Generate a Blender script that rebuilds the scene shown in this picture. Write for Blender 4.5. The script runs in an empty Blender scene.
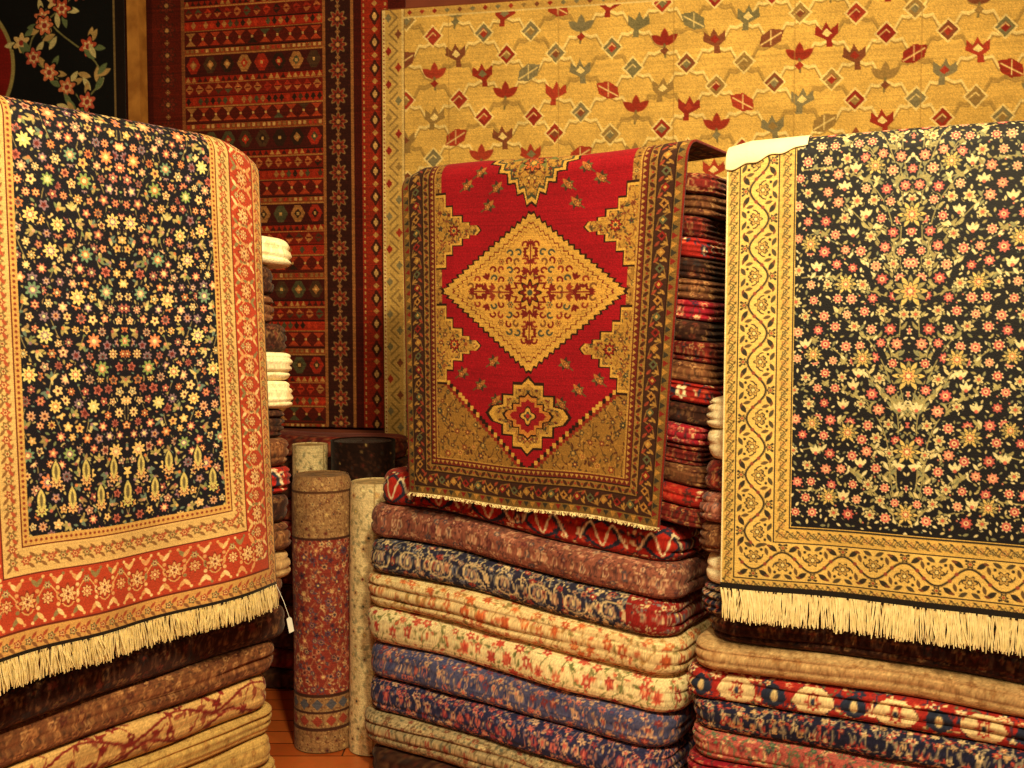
import bpy, math, random
import numpy as np
from mathutils import Vector

PI=math.pi
sc=bpy.context.scene
sc.view_settings.view_transform='Standard'
sc.view_settings.look='None'

# ------------------------------------------------------------------ canvas
class Cv:
    """woven pattern, in metres; origin top-left, y down"""
    def __init__(s,w,h,p,bg):
        s.p=p; s.w=w; s.h=h
        s.W=max(2,int(round(w*p))); s.H=max(2,int(round(h*p)))
        s.a=np.empty((s.H,s.W,3),np.float32); s.a[:]=np.array(bg)/255.
        s.M=(0,0,1,0,0,1)
    def I(s): s.M=(0,0,1,0,0,1)
    def tp(s,x,y):
        o=s.M; return o[0]+x*o[2]+y*o[4], o[1]+x*o[3]+y*o[5]
    def ta(s,th):
        o=s.M; c=math.cos(th); q=math.sin(th)
        return math.atan2(c*o[3]+q*o[5], c*o[2]+q*o[4])
    def win(s,x0,y0,x1,y1):
        p=s.p
        i0=max(0,int(x0*p)-1); i1=min(s.W,int(x1*p)+2)
        j0=max(0,int(y0*p)-1); j1=min(s.H,int(y1*p)+2)
        if i0>=i1 or j0>=j1: return None
        X=(np.arange(i0,i1)+.5)/p; Y=((np.arange(j0,j1)+.5)/p)[:,None]
        return (slice(j0,j1),slice(i0,i1)),X[None,:],Y
    def bl(s,sl,cov,c):
        sub=s.a[sl]
        cc=c[sl] if isinstance(c,np.ndarray) else np.array(c,np.float32)/255.
        cov=cov[...,None]
        s.a[sl]=sub*(1-cov)+cc*cov
    def ell(s,x,y,a,b,th,c):
        th=s.ta(th); x,y=s.tp(x,y); r=max(a,b)
        w=s.win(x-r,y-r,x+r,y+r)
        if w is None: return
        sl,X,Y=w; X=X-x; Y=Y-y; co=math.cos(th); si=math.sin(th)
        u=(X*co+Y*si)/a; v=(-X*si+Y*co)/b
        s.bl(sl,np.clip((1-np.sqrt(u*u+v*v))*min(a,b)*s.p+.5,0,1),c)
    def disc(s,x,y,r,c): s.ell(x,y,r,r,0,c)
    def leaf(s,x,y,l,wd,th,c):
        th=s.ta(th); x,y=s.tp(x,y)
        w=s.win(x-l,y-l,x+l,y+l)
        if w is None: return
        sl,X,Y=w; X=X-x; Y=Y-y; co=math.cos(th); si=math.sin(th)
        u=(X*co+Y*si)/l; v=np.abs(-X*si+Y*co)
        s.bl(sl,np.clip((wd*(1-u*u)-v)*s.p+.5,0,1),c)
    def flower(s,x,y,r,n,c1,c2,c3,rot=0,edge=None):
        x,y=s.tp(x,y); R=r*1.25
        w=s.win(x-R,y-R,x+R,y+R)
        if w is None: return
        sl,X,Y=w; X=X-x; Y=Y-y
        d=np.sqrt(X*X+Y*Y); t=np.arctan2(Y,X)
        rr=r*(.8+.2*np.cos(n*(t-rot)))
        if edge is not None: s.bl(sl,np.clip((rr*1.22-d)*s.p+.5,0,1),edge)
        s.bl(sl,np.clip((rr-d)*s.p+.5,0,1),c1)
        s.bl(sl,np.clip((rr*.58-d)*s.p+.5,0,1),c2)
        s.bl(sl,np.clip((r*.27-d)*s.p+.5,0,1),c3)
    def line(s,pts,wd,c):
        P=[s.tp(*q) for q in pts]; h=wd*.5
        for (ax,ay),(bx,by) in zip(P[:-1],P[1:]):
            w=s.win(min(ax,bx)-h,min(ay,by)-h,max(ax,bx)+h,max(ay,by)+h)
            if w is None: continue
            sl,X,Y=w; dx=bx-ax; dy=by-ay; L=dx*dx+dy*dy+1e-12
            t=np.clip(((X-ax)*dx+(Y-ay)*dy)/L,0,1)
            d=np.hypot(X-ax-t*dx,Y-ay-t*dy)
            s.bl(sl,np.clip((h-d)*s.p+.5,0,1),c)
    def poly(s,pts,c):
        P=[s.tp(*q) for q in pts]
        xs=[q[0] for q in P]; ys=[q[1] for q in P]
        w=s.win(min(xs),min(ys),max(xs),max(ys))
        if w is None: return
        sl,X,Y=w; X=X+0*Y; Y=Y+0*X; ins=np.zeros(X.shape,bool)
        n=len(P)
        for i in range(n):
            ax,ay=P[i]; bx,by=P[(i+1)%n]
            if ay==by: continue
            k=((ay>Y)!=(by>Y))&(X<(bx-ax)*(Y-ay)/(by-ay)+ax)
            ins^=k
        s.bl(sl,ins.astype(np.float32),c)
    def rect(s,x0,y0,x1,y1,c): s.poly([(x0,y0),(x1,y0),(x1,y1),(x0,y1)],c)
    def mirror(s):
        h=s.W//2; s.a[:,s.W-h:]=s.a[:,:h][:,::-1]
    def wear(s,rng,k=.07,st=.03):
        s.a*=1+rng.normal(0,k,(s.H,s.W,1)).astype(np.float32)
        s.a*=1+rng.normal(0,st,(s.H,1,1)).astype(np.float32)
        np.clip(s.a,0.004,1,out=s.a)

def hexpts(x0,y0,x1,y1,sp,R,j=.22):
    pts=[]; ny=int((y1-y0)/(sp*.87))+2; nx=int((x1-x0)/sp)+2
    for q in range(ny):
        for i in range(nx):
            x=x0+(i+.5*(q%2))*sp+R.uniform(-j,j)*sp; y=y0+q*sp*.87+R.uniform(-j,j)*sp
            if x0-sp*.3<=x<=x1+sp*.3 and y0<=y<=y1: pts.append((x,y))
    return pts
def floral(cv,x0,y0,x1,y1,sp,pal,leafs,stem,R,rmin,rmax,edge=None,cen=None,stemw=.0018,nleaf=3,fp=.85):
    cen=cen or [(90,30,30),(230,200,120),(40,40,50)]
    pts=hexpts(x0,y0,x1,y1,sp,R)
    if stem:
        for (x,y) in pts:
            a=R.choice([PI/3,-PI/3,2*PI/3,PI/2]); k=R.uniform(-.35,.35)
            ex=x+sp*math.cos(a); ey=y-sp*abs(math.sin(a))
            cv.line([(x,y),((x+ex)/2+k*sp,(y+ey)/2),(ex,ey)],stemw,stem)
    for (x,y) in pts:
        for _ in range(nleaf):
            a=R.uniform(0,2*PI); d=sp*R.uniform(.38,.6); l=sp*R.uniform(.12,.24)
            cv.leaf(x+d*math.cos(a),y+d*math.sin(a),l,l*.42,a+R.uniform(-1,1),R.choice(leafs))
    for (x,y) in pts:
        if R.random()<fp:
            r=R.uniform(rmin,rmax); c=R.choice(pal)
            cv.flower(x,y,r,R.choice([5,6,8]),c,R.choice(pal),R.choice(cen),R.uniform(0,6),edge)
        else:
            a=R.uniform(0,2*PI); r=rmax*.6
            for k in (-.7,0,.7): cv.leaf(x+r*.7*math.cos(a+k),y+r*.7*math.sin(a+k),r*.8,r*.3,a+k,R.choice(leafs))

def frame(cv,ins,wd,c):
    """U shaped band (left,right,bottom)"""
    cv.rect(ins,-1,ins+wd,cv.h-ins,c); cv.rect(cv.w-ins-wd,-1,cv.w-ins,cv.h-ins,c)
    cv.rect(ins,cv.h-ins-wd,cv.w-ins,cv.h-ins,c)
def frame_motifs(cv,cen,sp,fn,insB=None):
    n=max(1,int(cv.h/sp))
    for i in range(n):
        y=cv.h-cen-(i+1)*sp
        cv.M=(cen,y,0,1,-1,0); fn(cv,i)
        cv.M=(cv.w-cen,y,0,1,1,0); fn(cv,i)
    m=max(1,int(round((cv.w-2*cen)/sp))); q=(cv.w-2*cen)/m
    for i in range(m+1):
        cv.M=(cen+i*q,cv.h-cen,1,0,0,1); fn(cv,i)
    cv.I()

def lin(a):
    return np.where(a<=.04045,a/12.92,((a+.055)/1.055)**2.4)

# ------------------------------------------------------------------ mesh
def link(ob,parent=None):
    sc.collection.objects.link(ob)
    if parent: ob.parent=parent
    return ob
def empty(name):
    e=bpy.data.objects.new(name,None); e.empty_display_size=.1; sc.collection.objects.link(e); return e
def grid(name,P,C,mat,parent=None,wrap=False):
    nv,nu=P.shape[:2]
    me=bpy.data.meshes.new(name)
    me.vertices.add(nv*nu); me.vertices.foreach_set('co',np.ascontiguousarray(P,np.float32).ravel())
    idx=np.arange(nv*nu).reshape(nv,nu)
    if wrap: idx=np.concatenate([idx,idx[:,:1]],1)
    q=np.stack([idx[:-1,:-1],idx[1:,:-1],idx[1:,1:],idx[:-1,1:]],-1).reshape(-1,4)
    nf=len(q)
    me.loops.add(nf*4); me.loops.foreach_set('vertex_index',q.ravel().astype(np.int32))
    me.polygons.add(nf); me.polygons.foreach_set('loop_start',np.arange(0,nf*4,4,dtype=np.int32))
    try: me.polygons.foreach_set('loop_total',np.full(nf,4,np.int32))
    except Exception: pass
    me.update(calc_edges=True)
    me.polygons.foreach_set('use_smooth',np.ones(nf,bool))
    if C is not None:
        at=me.color_attributes.new('Col','FLOAT_COLOR','POINT')
        rgba=np.ones((nv*nu,4),np.float32); rgba[:,:3]=lin(C).reshape(-1,3)
        at.data.foreach_set('color',rgba.ravel())
    me.materials.append(mat); me.validate()
    return link(bpy.data.objects.new(name,me),parent)

def nt(name):
    m=bpy.data.materials.new(name); m.use_nodes=True
    n=m.node_tree; return m,n,n.nodes['Principled BSDF']
def rug_mat(name,rough=.85,sheen=.25,bump=.35,sc1=350,spec=.12):
    m,n,b=nt(name)
    at=n.nodes.new('ShaderNodeAttribute'); at.attribute_name='Col'
    tc=n.nodes.new('ShaderNodeTexCoord')
    no=n.nodes.new('ShaderNodeTexNoise'); no.inputs['Scale'].default_value=7; no.inputs['Detail'].default_value=4
    mr=n.nodes.new('ShaderNodeMapRange'); mr.inputs[1].default_value=.3; mr.inputs[2].default_value=.7; mr.inputs[3].default_value=.86; mr.inputs[4].default_value=1.12
    mx=n.nodes.new('ShaderNodeVectorMath'); mx.operation='SCALE'
    n.links.new(tc.outputs['Object'],no.inputs['Vector']); n.links.new(no.outputs['Fac'],mr.inputs[0])
    n.links.new(at.outputs['Color'],mx.inputs[0]); n.links.new(mr.outputs[0],mx.inputs['Scale'])
    n.links.new(mx.outputs[0],b.inputs['Base Color'])
    n2=n.nodes.new('ShaderNodeTexNoise'); n2.inputs['Scale'].default_value=sc1; n2.inputs['Detail'].default_value=2
    bp=n.nodes.new('ShaderNodeBump'); bp.inputs['Strength'].default_value=bump; bp.inputs['Distance'].default_value=.003
    n.links.new(tc.outputs['Object'],n2.inputs['Vector']); n.links.new(n2.outputs['Fac'],bp.inputs['Height']); n.links.new(bp.outputs[0],b.inputs['Normal'])
    b.inputs['Roughness'].default_value=rough
    b.inputs['Sheen Weight'].default_value=sheen; b.inputs['Sheen Roughness'].default_value=.4
    b.inputs['Specular IOR Level'].default_value=spec
    return m
def plain_mat(name,c1,c2,scale=8,rough=.8,bump=.2):
    m,n,b=nt(name)
    tc=n.nodes.new('ShaderNodeTexCoord'); no=n.nodes.new('ShaderNodeTexNoise'); no.inputs['Scale'].default_value=scale; no.inputs['Detail'].default_value=6
    cr=n.nodes.new('ShaderNodeValToRGB'); cr.color_ramp.elements[0].position=.35; cr.color_ramp.elements[1].position=.65
    f=lambda c:tuple(float(v) for v in lin(np.array(c)/255.))+(1,)
    cr.color_ramp.elements[0].color=f(c1); cr.color_ramp.elements[1].color=f(c2)
    n.links.new(tc.outputs['Object'],no.inputs['Vector']); n.links.new(no.outputs['Fac'],cr.inputs[0]); n.links.new(cr.outputs[0],b.inputs['Base Color'])
    bp=n.nodes.new('ShaderNodeBump'); bp.inputs['Strength'].default_value=bump; bp.inputs['Distance'].default_value=.01
    n.links.new(no.outputs['Fac'],bp.inputs['Height']); n.links.new(bp.outputs[0],b.inputs['Normal'])
    b.inputs['Roughness'].default_value=rough
    return m
M_pile=rug_mat('rug_pile',.9,.08); M_silk=rug_mat('rug_silk_pile',.6,.12,.22,350,.22); M_kilim=rug_mat('kilim_weave',.9,.05,.3,160)
M_fringe=plain_mat('fringe_cotton',(222,204,146),(240,224,172),60,.85,.1)

# ------------------------------------------------------------------ hanging rugs
def drape(name,cv,O,U,ztop,Lb,R,thick,mat,wtop=1.,wbot=1.,ripple=None,parent=None,xsh=0):
    """O: front line left point(xy). canvas rows run from the back, over the edge and down"""
    nu,nv=cv.W,cv.H
    U=np.array(U)/np.linalg.norm(U); N=np.array([U[1],-U[0]])
    def surf(u,s,lift=0):
        s2=s-Lb
        arc=PI*R/2
        th=np.clip(s2/R,0,PI/2)
        n=np.where(s2<0,-R+s2,-R+(R+lift)*np.sin(th)); z=np.where(s2<0,ztop+lift,ztop-R+(R+lift)*np.cos(th)-np.maximum(s2-arc,0))
        f=np.clip((s2)/(cv.h-Lb),0,1)
        w=cv.w*(wtop+(wbot-wtop)*f)
        dn,dz=ripple(u,f)
        n=n+dn; z=z+dz
        x=O[0]+U[0]*(u*w+xsh*f)+N[0]*n; y=O[1]+U[1]*(u*w+xsh*f)+N[1]*n
        return np.stack([x,y,z+0*x],-1)
    u=np.linspace(0,1,nu)[None,:]; s=np.linspace(0,cv.h,nv)[:,None]
    u,s=np.broadcast_arrays(u,s)
    P=surf(u,s)
    e=empty(name)
    ob=grid('woven_body',P,cv.a,mat,e)
    md=ob.modifiers.new('thickness','SOLIDIFY'); md.thickness=thick; md.offset=-1 
    return e,surf,N

def fringe(parent,surf,L,n,ln,N,seed,mat,r=.0019,wob=.006):
    R=np.random.default_rng(seed)
    u=np.sort(R.uniform(.002,.998,n)); p=surf(u,np.full(n,L-.004))
    p[:,:2]+=N*(R.uniform(-.004,.002,n))[:,None]
    seg=6; V=[];F=[]
    lat=np.array([-N[1],N[0]])
    for i in range(n):
        l=ln*R.uniform(.86,1.05); a=R.normal(0,wob); b=R.normal(0,wob); ph=R.uniform(0,6); base=len(V); c=math.sin(u[i]*70)*.003+math.sin(u[i]*23)*.003
        for k in range(seg):
            t=k/(seg-1); rr=r*(1-.40*t)
            off=a*t+.0015*math.sin(4*t+ph)+c*t
            o2=b*t+.0015*math.cos(5*t+ph)
            cx=p[i,0]+lat[0]*off+N[0]*o2; cy=p[i,1]+lat[1]*off+N[1]*o2; cz=p[i,2]-l*t
            for q in range(3):
                g=q*2*PI/3
                V.append((cx+lat[0]*rr*math.cos(g)+N[0]*rr*math.sin(g),cy+lat[1]*rr*math.cos(g)+N[1]*rr*math.sin(g),cz))
            if k:
                for q in range(3):
                    F.append((base+(k-1)*3+q,base+(k-1)*3+(q+1)%3,base+k*3+(q+1)%3,base+k*3+q))
    me=bpy.data.meshes.new('fringe'); me.from_pydata(V,[],F); me.materials.append(mat)
    return link(bpy.data.objects.new('fringe',me),parent)

# ---------- LEFT silk rug
G=np.random.default_rng(5)
BLK=(13,14,27)
def left_rug():
    R=random.Random(11)
    w=.83; Lb=.25; R0=.05; ztop=1.965; zb=.85
    h=Lb+PI*R0/2+(ztop-R0-zb)
    cv=Cv(w,h,660,BLK)
    bw=.180; cx=w/2
    pal=[(206,134,100),(176,98,84),(212,182,124),(190,116,70),(205,168,98),(136,106,118),(190,146,120),(150,86,78)]
    lf=[(170,156,96),(112,124,84),(146,134,84),(190,178,120),(96,116,104),(150,124,84)]
    # vertical vine lattice
    for i in range(5):
        xv=bw+.012+i*.058
        cv.line([(xv+.014*math.sin(y*32+i*1.7),y) for y in np.arange(0,h-bw*1.3,.012)],.0020,(138,124,80))
    for (x,y) in hexpts(bw,.0,cx,h-bw*1.2,.0185,R,.3):
        l=R.uniform(.004,.0065); cv.leaf(x,y,l,l*.45,R.uniform(0,6.3),R.choice(lf))
    for (x,y) in hexpts(bw+.006,.0,cx,h-bw*1.25,.0285,R,.16):
        k=R.random(); c=R.choice(pal)
        if k<.8:
            r=R.uniform(.0085,.0120); cv.disc(x,y,r*1.22,BLK)
            cv.flower(x,y,r,R.choice([5,6,8]),c,R.choice([(222,198,140),(110,46,42),(70,84,80),(200,150,96)]),R.choice([(225,205,150),(90,34,34)]),R.random()*6)
        else:
            a=R.uniform(0,6.3)
            for b in (-.9,0,.9): cv.leaf(x+.007*math.cos(a+b),y+.007*math.sin(a+b),.0095,.0036,a+b,R.choice(lf))
            cv.disc(x,y,.0035,c)
    for (x,y) in hexpts(bw+.02,.22,cx,h-.27,.088,R,.22):
        c=R.choice([(124,146,84),(220,190,116),(206,126,82),(205,198,124),(104,134,106),(200,146,104)])
        cv.disc(x,y,.020,BLK)
        cv.flower(x,y,R.uniform(.0145,.018),8,c,R.choice(pal),(225,208,150),R.random())
    for k in range(8):
        x=bw+.03+k*.034; y=h-bw*1.3-.05-.055*(k%2)
        cv.ell(x,y-.012,.014,.030,0,BLK)
        cv.flower(x,y,.014,8,R.choice([(196,190,110),(215,170,110)]),(120,70,50),(225,205,140),0,BLK)
        cv.leaf(x,y-.02,.024,.009,PI/2,(190,176,104)); cv.leaf(x,y-.02,.015,.0035,PI/2,(100,90,60))
    cv.mirror()
    GOLD=(196,158,94); RED=(164,60,38); DR=(95,34,24)
    bb=.235
    cv.rect(0,h-bb,w,h,GOLD)
    frame(cv,0,bw,GOLD)
    k=bb/bw
    def band(i0,wd,c,extra=0):
        cv.rect(i0,-1,i0+wd,h-i0*k,c); cv.rect(w-i0-wd,-1,w-i0,h-i0*k,c)
        cv.rect(i0,h-(i0+wd)*k,w-i0,h-i0*k,c)
    band(0,.004,(60,25,20)); band(.004,.034,(192,148,86)); band(.038,.003,DR); band(.041,.080,RED); band(.121,.003,DR)
    band(.124,.040,(200,168,108)); band(.164,.003,DR); band(.167,.013,(190,150,84))
    def along(c0,sp,fn):
        n=int(h/sp)+1
        for i in range(n):
            y=h-c0*k-i*sp
            cv.M=(c0,y,0,1,-1,0); fn(cv,i,1)
            cv.M=(w-c0,y,0,1,1,0); fn(cv,i,1)
        m=int(round((w-2*c0)/sp)); q=(w-2*c0)/m
        for i in range(1,m):
            cv.M=(c0+i*q,h-c0*k,1,0,0,1); fn(cv,i,k)
        cv.I()
    pb=[(215,180,120),(200,150,95),(222,196,142),(130,116,76),(205,150,100)]
    def mot_main(cv,i,k):
        c=R.choice([(215,178,122),(205,160,105)])
        s=(-1)**i
        pts=[(x,s*.020*k*math.cos(x/.024*PI/2)) for x in np.linspace(-.024,.024,7)]
        cv.line(pts,.0026,(206,168,106))
        for a in (-.022,.022):
            for b in (-.026,.026):
                cv.leaf(a*.8,b*k,.012,.0046,a*b*4000,R.choice(pb))
                cv.disc(a,b*.5*k,.0040,R.choice(pb)); cv.disc(a*.4,b*1.32*k,.0034,R.choice(pb))
            cv.leaf(a,0,.009,.0034,PI/2,R.choice(pb))
        cv.flower(0,0,.019 if i%2==0 else .013,8,c,(150,55,40),(220,190,140),0,(120,44,30))
        if i%2==0: cv.flower(0,0,.010,6,(224,204,150),(180,114,74),(90,34,30),0)
        else: cv.flower(0,-.02*k,.009,6,(130,120,80),(220,190,140),(90,34,30),0)
    along(.081,.046,mot_main)
    def mot_g(cv,i,k):
        cv.flower(0,0,.0092,6,(154,66,46) if i%2 else (110,94,58),(215,184,122),(120,55,34),0,(140,100,60))
        cv.leaf(.012,.008*k,.009,.0034,.7,(124,88,52)); cv.leaf(-.012,-.008*k,.009,.0034,.7,(124,88,52))
        cv.leaf(.012,-.006*k,.008,.0034,-.7,(160,76,50))
    along(.144,.027,mot_g)
    def mot_o(cv,i,k):
        cv.flower(0,0,.009,5,(144,58,42) if i%2 else (86,78,54),(220,194,130),(120,55,34),0)
        cv.leaf(.012,.007*k,.009,.0036,.8,(124,84,52)); cv.leaf(.012,-.007*k,.009,.0036,-.8,(150,70,46))
    along(.021,.025,mot_o)
    def mot_t(cv,i,k): cv.disc(0,0,.003,(120,50,34))
    along(.173,.011,mot_t)
    cv.rect(0,h-.012,w,h,(24,18,16))
    cv.wear(G,.06,.03)
    def rip(u,f):
        g=np.clip(u-.80,0,1); dn=-.9*g*g+f*f*(.026*np.sin(u*8.5+.3)+.008*np.sin(u*17+1.))+.02*f
        dz=-.7*np.clip(u-.78,0,1)**2*(1-.9*f)+.008*np.sin(u*9)*f
        return dn,dz
    e,surf,N=drape('draped_floral_rug',cv,(-1.085,1.878),(.573,.819),ztop,Lb,R0,.006,M_silk,1.01,1.03,ripple=rip)
    fringe(e,surf,h,820,.058,N,3,M_fringe)
left_rug()

# ---------- RIGHT silk rug
def right_rug():
    R=random.Random(21)
    w=.84; Lb=.25; R0=.05; ztop=1.955; zb=.868
    h=Lb+PI*R0/2+(ztop-R0-zb)
    K=(12,12,20)
    cv=Cv(w,h,660,K); bw=.165; cx=w/2
    ros=[(196,108,96),(180,88,84),(198,128,104),(172,80,74),(186,96,88)]
    lf=[(196,182,130),(156,148,98),(124,124,90),(206,196,150),(142,132,86)]
    ST=(150,140,92)
    for (x,y) in hexpts(bw,.0,cx,h-bw,.0180,R,.3):
        a=R.uniform(0,2*PI); l=R.uniform(.0040,.0068)
        cv.leaf(x,y,l,l*.45,a,R.choice(lf))
        if R.random()<.3: cv.disc(x+.005,y+.004,.0020,R.choice([(196,120,96),(200,184,130),(90,104,96)]))
    for bi,base in enumerate((h-bw-.02,h-bw-.27,h-bw-.52,h-bw-.77)):
        for q,(sx,sy) in enumerate([(.05,.30),(.11,.29),(.175,.24),(.235,.17),(.235,.07),(.15,.12),(.08,.18)]):
            pts=[(cx-sx*(t**.8)-.009*math.sin(t*9+q),base-sy*math.sin(t*PI*.58)) for t in np.linspace(0,1,16)]
            cv.line(pts,.0024,ST)
            for i,(x,y) in enumerate(pts[1:-1]):
                s=1 if i%2 else -1
                cv.leaf(x+s*.008,y-.003,.0100,.0036,-.9*s,R.choice(lf))
                if i%3==0: cv.leaf(x-s*.007,y+.003,.008,.003,.9*s,R.choice(lf))
    for (x,y) in hexpts(bw+.010,.02,cx,h-bw-.012,.041,R,.17):
        k=R.random()
        if k<.68:
            c=R.choice(ros); r=R.uniform(.0110,.0140)
            cv.disc(x,y,r*1.2,K)
            cv.flower(x,y,r,8,(206,190,146) if R.random()<.5 else c,c,(214,190,140),R.random())
            cv.disc(x,y,r*.72,c); cv.disc(x,y,r*.38,(218,194,146)); cv.disc(x,y,r*.2,(130,40,48))
        elif k<.86:
            cv.flower(x,y,R.uniform(.011,.014),6,(198,184,134),(150,134,84),(176,84,70),R.random(),K)
        else:
            for a in (-2.3,-1.57,-.84): cv.leaf(x+.008*math.cos(a),y+.008*math.sin(a),.012,.0045,a,(208,198,150))
            cv.disc(x,y,.004,(186,96,82))
    def palm(x,y,r,an):
        cv.disc(x,y,r*1.08,K)
        for k in range(-5,6):
            a=an+k*.52; cv.leaf(x+r*.7*math.cos(a),y+r*.7*math.sin(a),r*.42,r*.15,a,(200,176,104) if k%2 else (136,128,84))
        cv.flower(x,y,r*.62,8,(196,164,94),(160,84,70),(222,200,144),0,(60,60,44))
    for (fx,fy,r) in [(.0,.62,.032),(.10,.58,.022),(.0,.42,.034),(.14,.40,.022),(.0,.80,.028),(.13,.76,.022),(.21,.57,.018),(.22,.30,.020),(0,.24,.028),(.21,.74,.018),(.0,.95,.024),(.17,.92,.020),(.08,.12,.020)]:
        palm(cx-fx,.25+fy*(h-.25-bw),r,-PI/2)
    cv.mirror()
    Y=(206,172,92); DK=(44,38,30)
    frame(cv,0,bw,Y)
    frame(cv,0,.005,(226,208,160)); frame(cv,.005,.027,(194,162,88)); frame(cv,.032,.003,DK); frame(cv,.035,.09,(208,176,98)); frame(cv,.125,.003,DK)
    frame(cv,.128,.032,(196,162,86)); frame(cv,.160,.004,DK)
    def mg(cv,i):
        cv.flower(0,0,.0078,5,(84,74,46) if i%2 else (150,98,56),(215,188,112),DK,0)
        cv.line([(-.012,.007),(-.006,-.004),(0,.0),(.006,.006),(.012,-.006)],.0018,(80,66,40)); cv.leaf(.012,.007,.006,.0028,.5,(110,92,50)); cv.leaf(-.01,-.008,.005,.0024,.5,(70,60,40))
    frame_motifs(cv,.0185,.024,mg); frame_motifs(cv,.144,.024,mg)
    def mm(cv,i):
        s=(-1)**i
        pts=[(x,s*.022*math.cos(x/.034*PI/2)) for x in np.linspace(-.034,.034,10)]
        cv.line(pts,.0040,DK); cv.line([(x,y+.0035*s) for x,y in pts],.0014,(120,98,54))
        for d in (-1,1):
            cv.line([(d*(.010+.012*math.cos(t)*(1-t/8)),-s*(.014-.014*math.sin(t)*(1-t/8))) for t in np.linspace(0,4.8,12)],.0028,(50,42,32))
            cv.leaf(d*.024,s*.031,.013,.0058,d*s*.6,DK); cv.leaf(d*.013,-s*.036,.011,.0048,-d*s*.5,(70,60,42))
            cv.leaf(d*.030,-s*.022,.010,.0042,1.3,(90,70,44)); cv.leaf(d*.032,s*.036,.007,.0032,.3,(100,60,40))
            cv.disc(d*.027,s*.008,.0044,(130,66,48)); cv.disc(d*.018,-s*.026,.0034,DK); cv.disc(d*.008,s*.040,.0030,DK)
        cv.flower(0,-s*.008,.014,6,(180,146,78),(90,78,50),(222,200,130),0,DK)
        cv.flower(0,s*.033,.010,6,(56,48,36),(190,156,84),(150,66,50),0)
    frame_motifs(cv,.080,.068,mm)
    cv.rect(0,h-.018,w,h,(22,19,18))
    cv.wear(G,.06,.03)
    def rip(u,f):
        return f*f*(.010*np.sin(u*7+2)+.004*np.sin(u*15))+.015*f, .006*np.sin(u*3.1)*(1-f)-.01*np.clip(.06-u,0,1)/.06*(1-f)
    e,surf,N=drape('draped_garden_rug',cv,(.520,2.5),(.905,-.425),ztop,Lb,R0,.006,M_silk,ripple=rip)
    fringe(e,surf,h,900,.080,N,4,M_fringe)
    # pale flap added over the upper corner; its colour stands in for glare
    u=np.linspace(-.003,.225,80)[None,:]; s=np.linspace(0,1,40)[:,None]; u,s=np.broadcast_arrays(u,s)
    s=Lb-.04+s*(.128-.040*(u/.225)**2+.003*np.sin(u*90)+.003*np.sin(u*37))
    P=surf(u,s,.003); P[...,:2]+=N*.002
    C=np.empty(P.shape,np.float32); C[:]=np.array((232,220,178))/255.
    ob=grid('glare_flap',P,C,M_kilim,e); md=ob.modifiers.new('t','SOLIDIFY'); md.thickness=.002; md.offset=0
right_rug()

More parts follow.
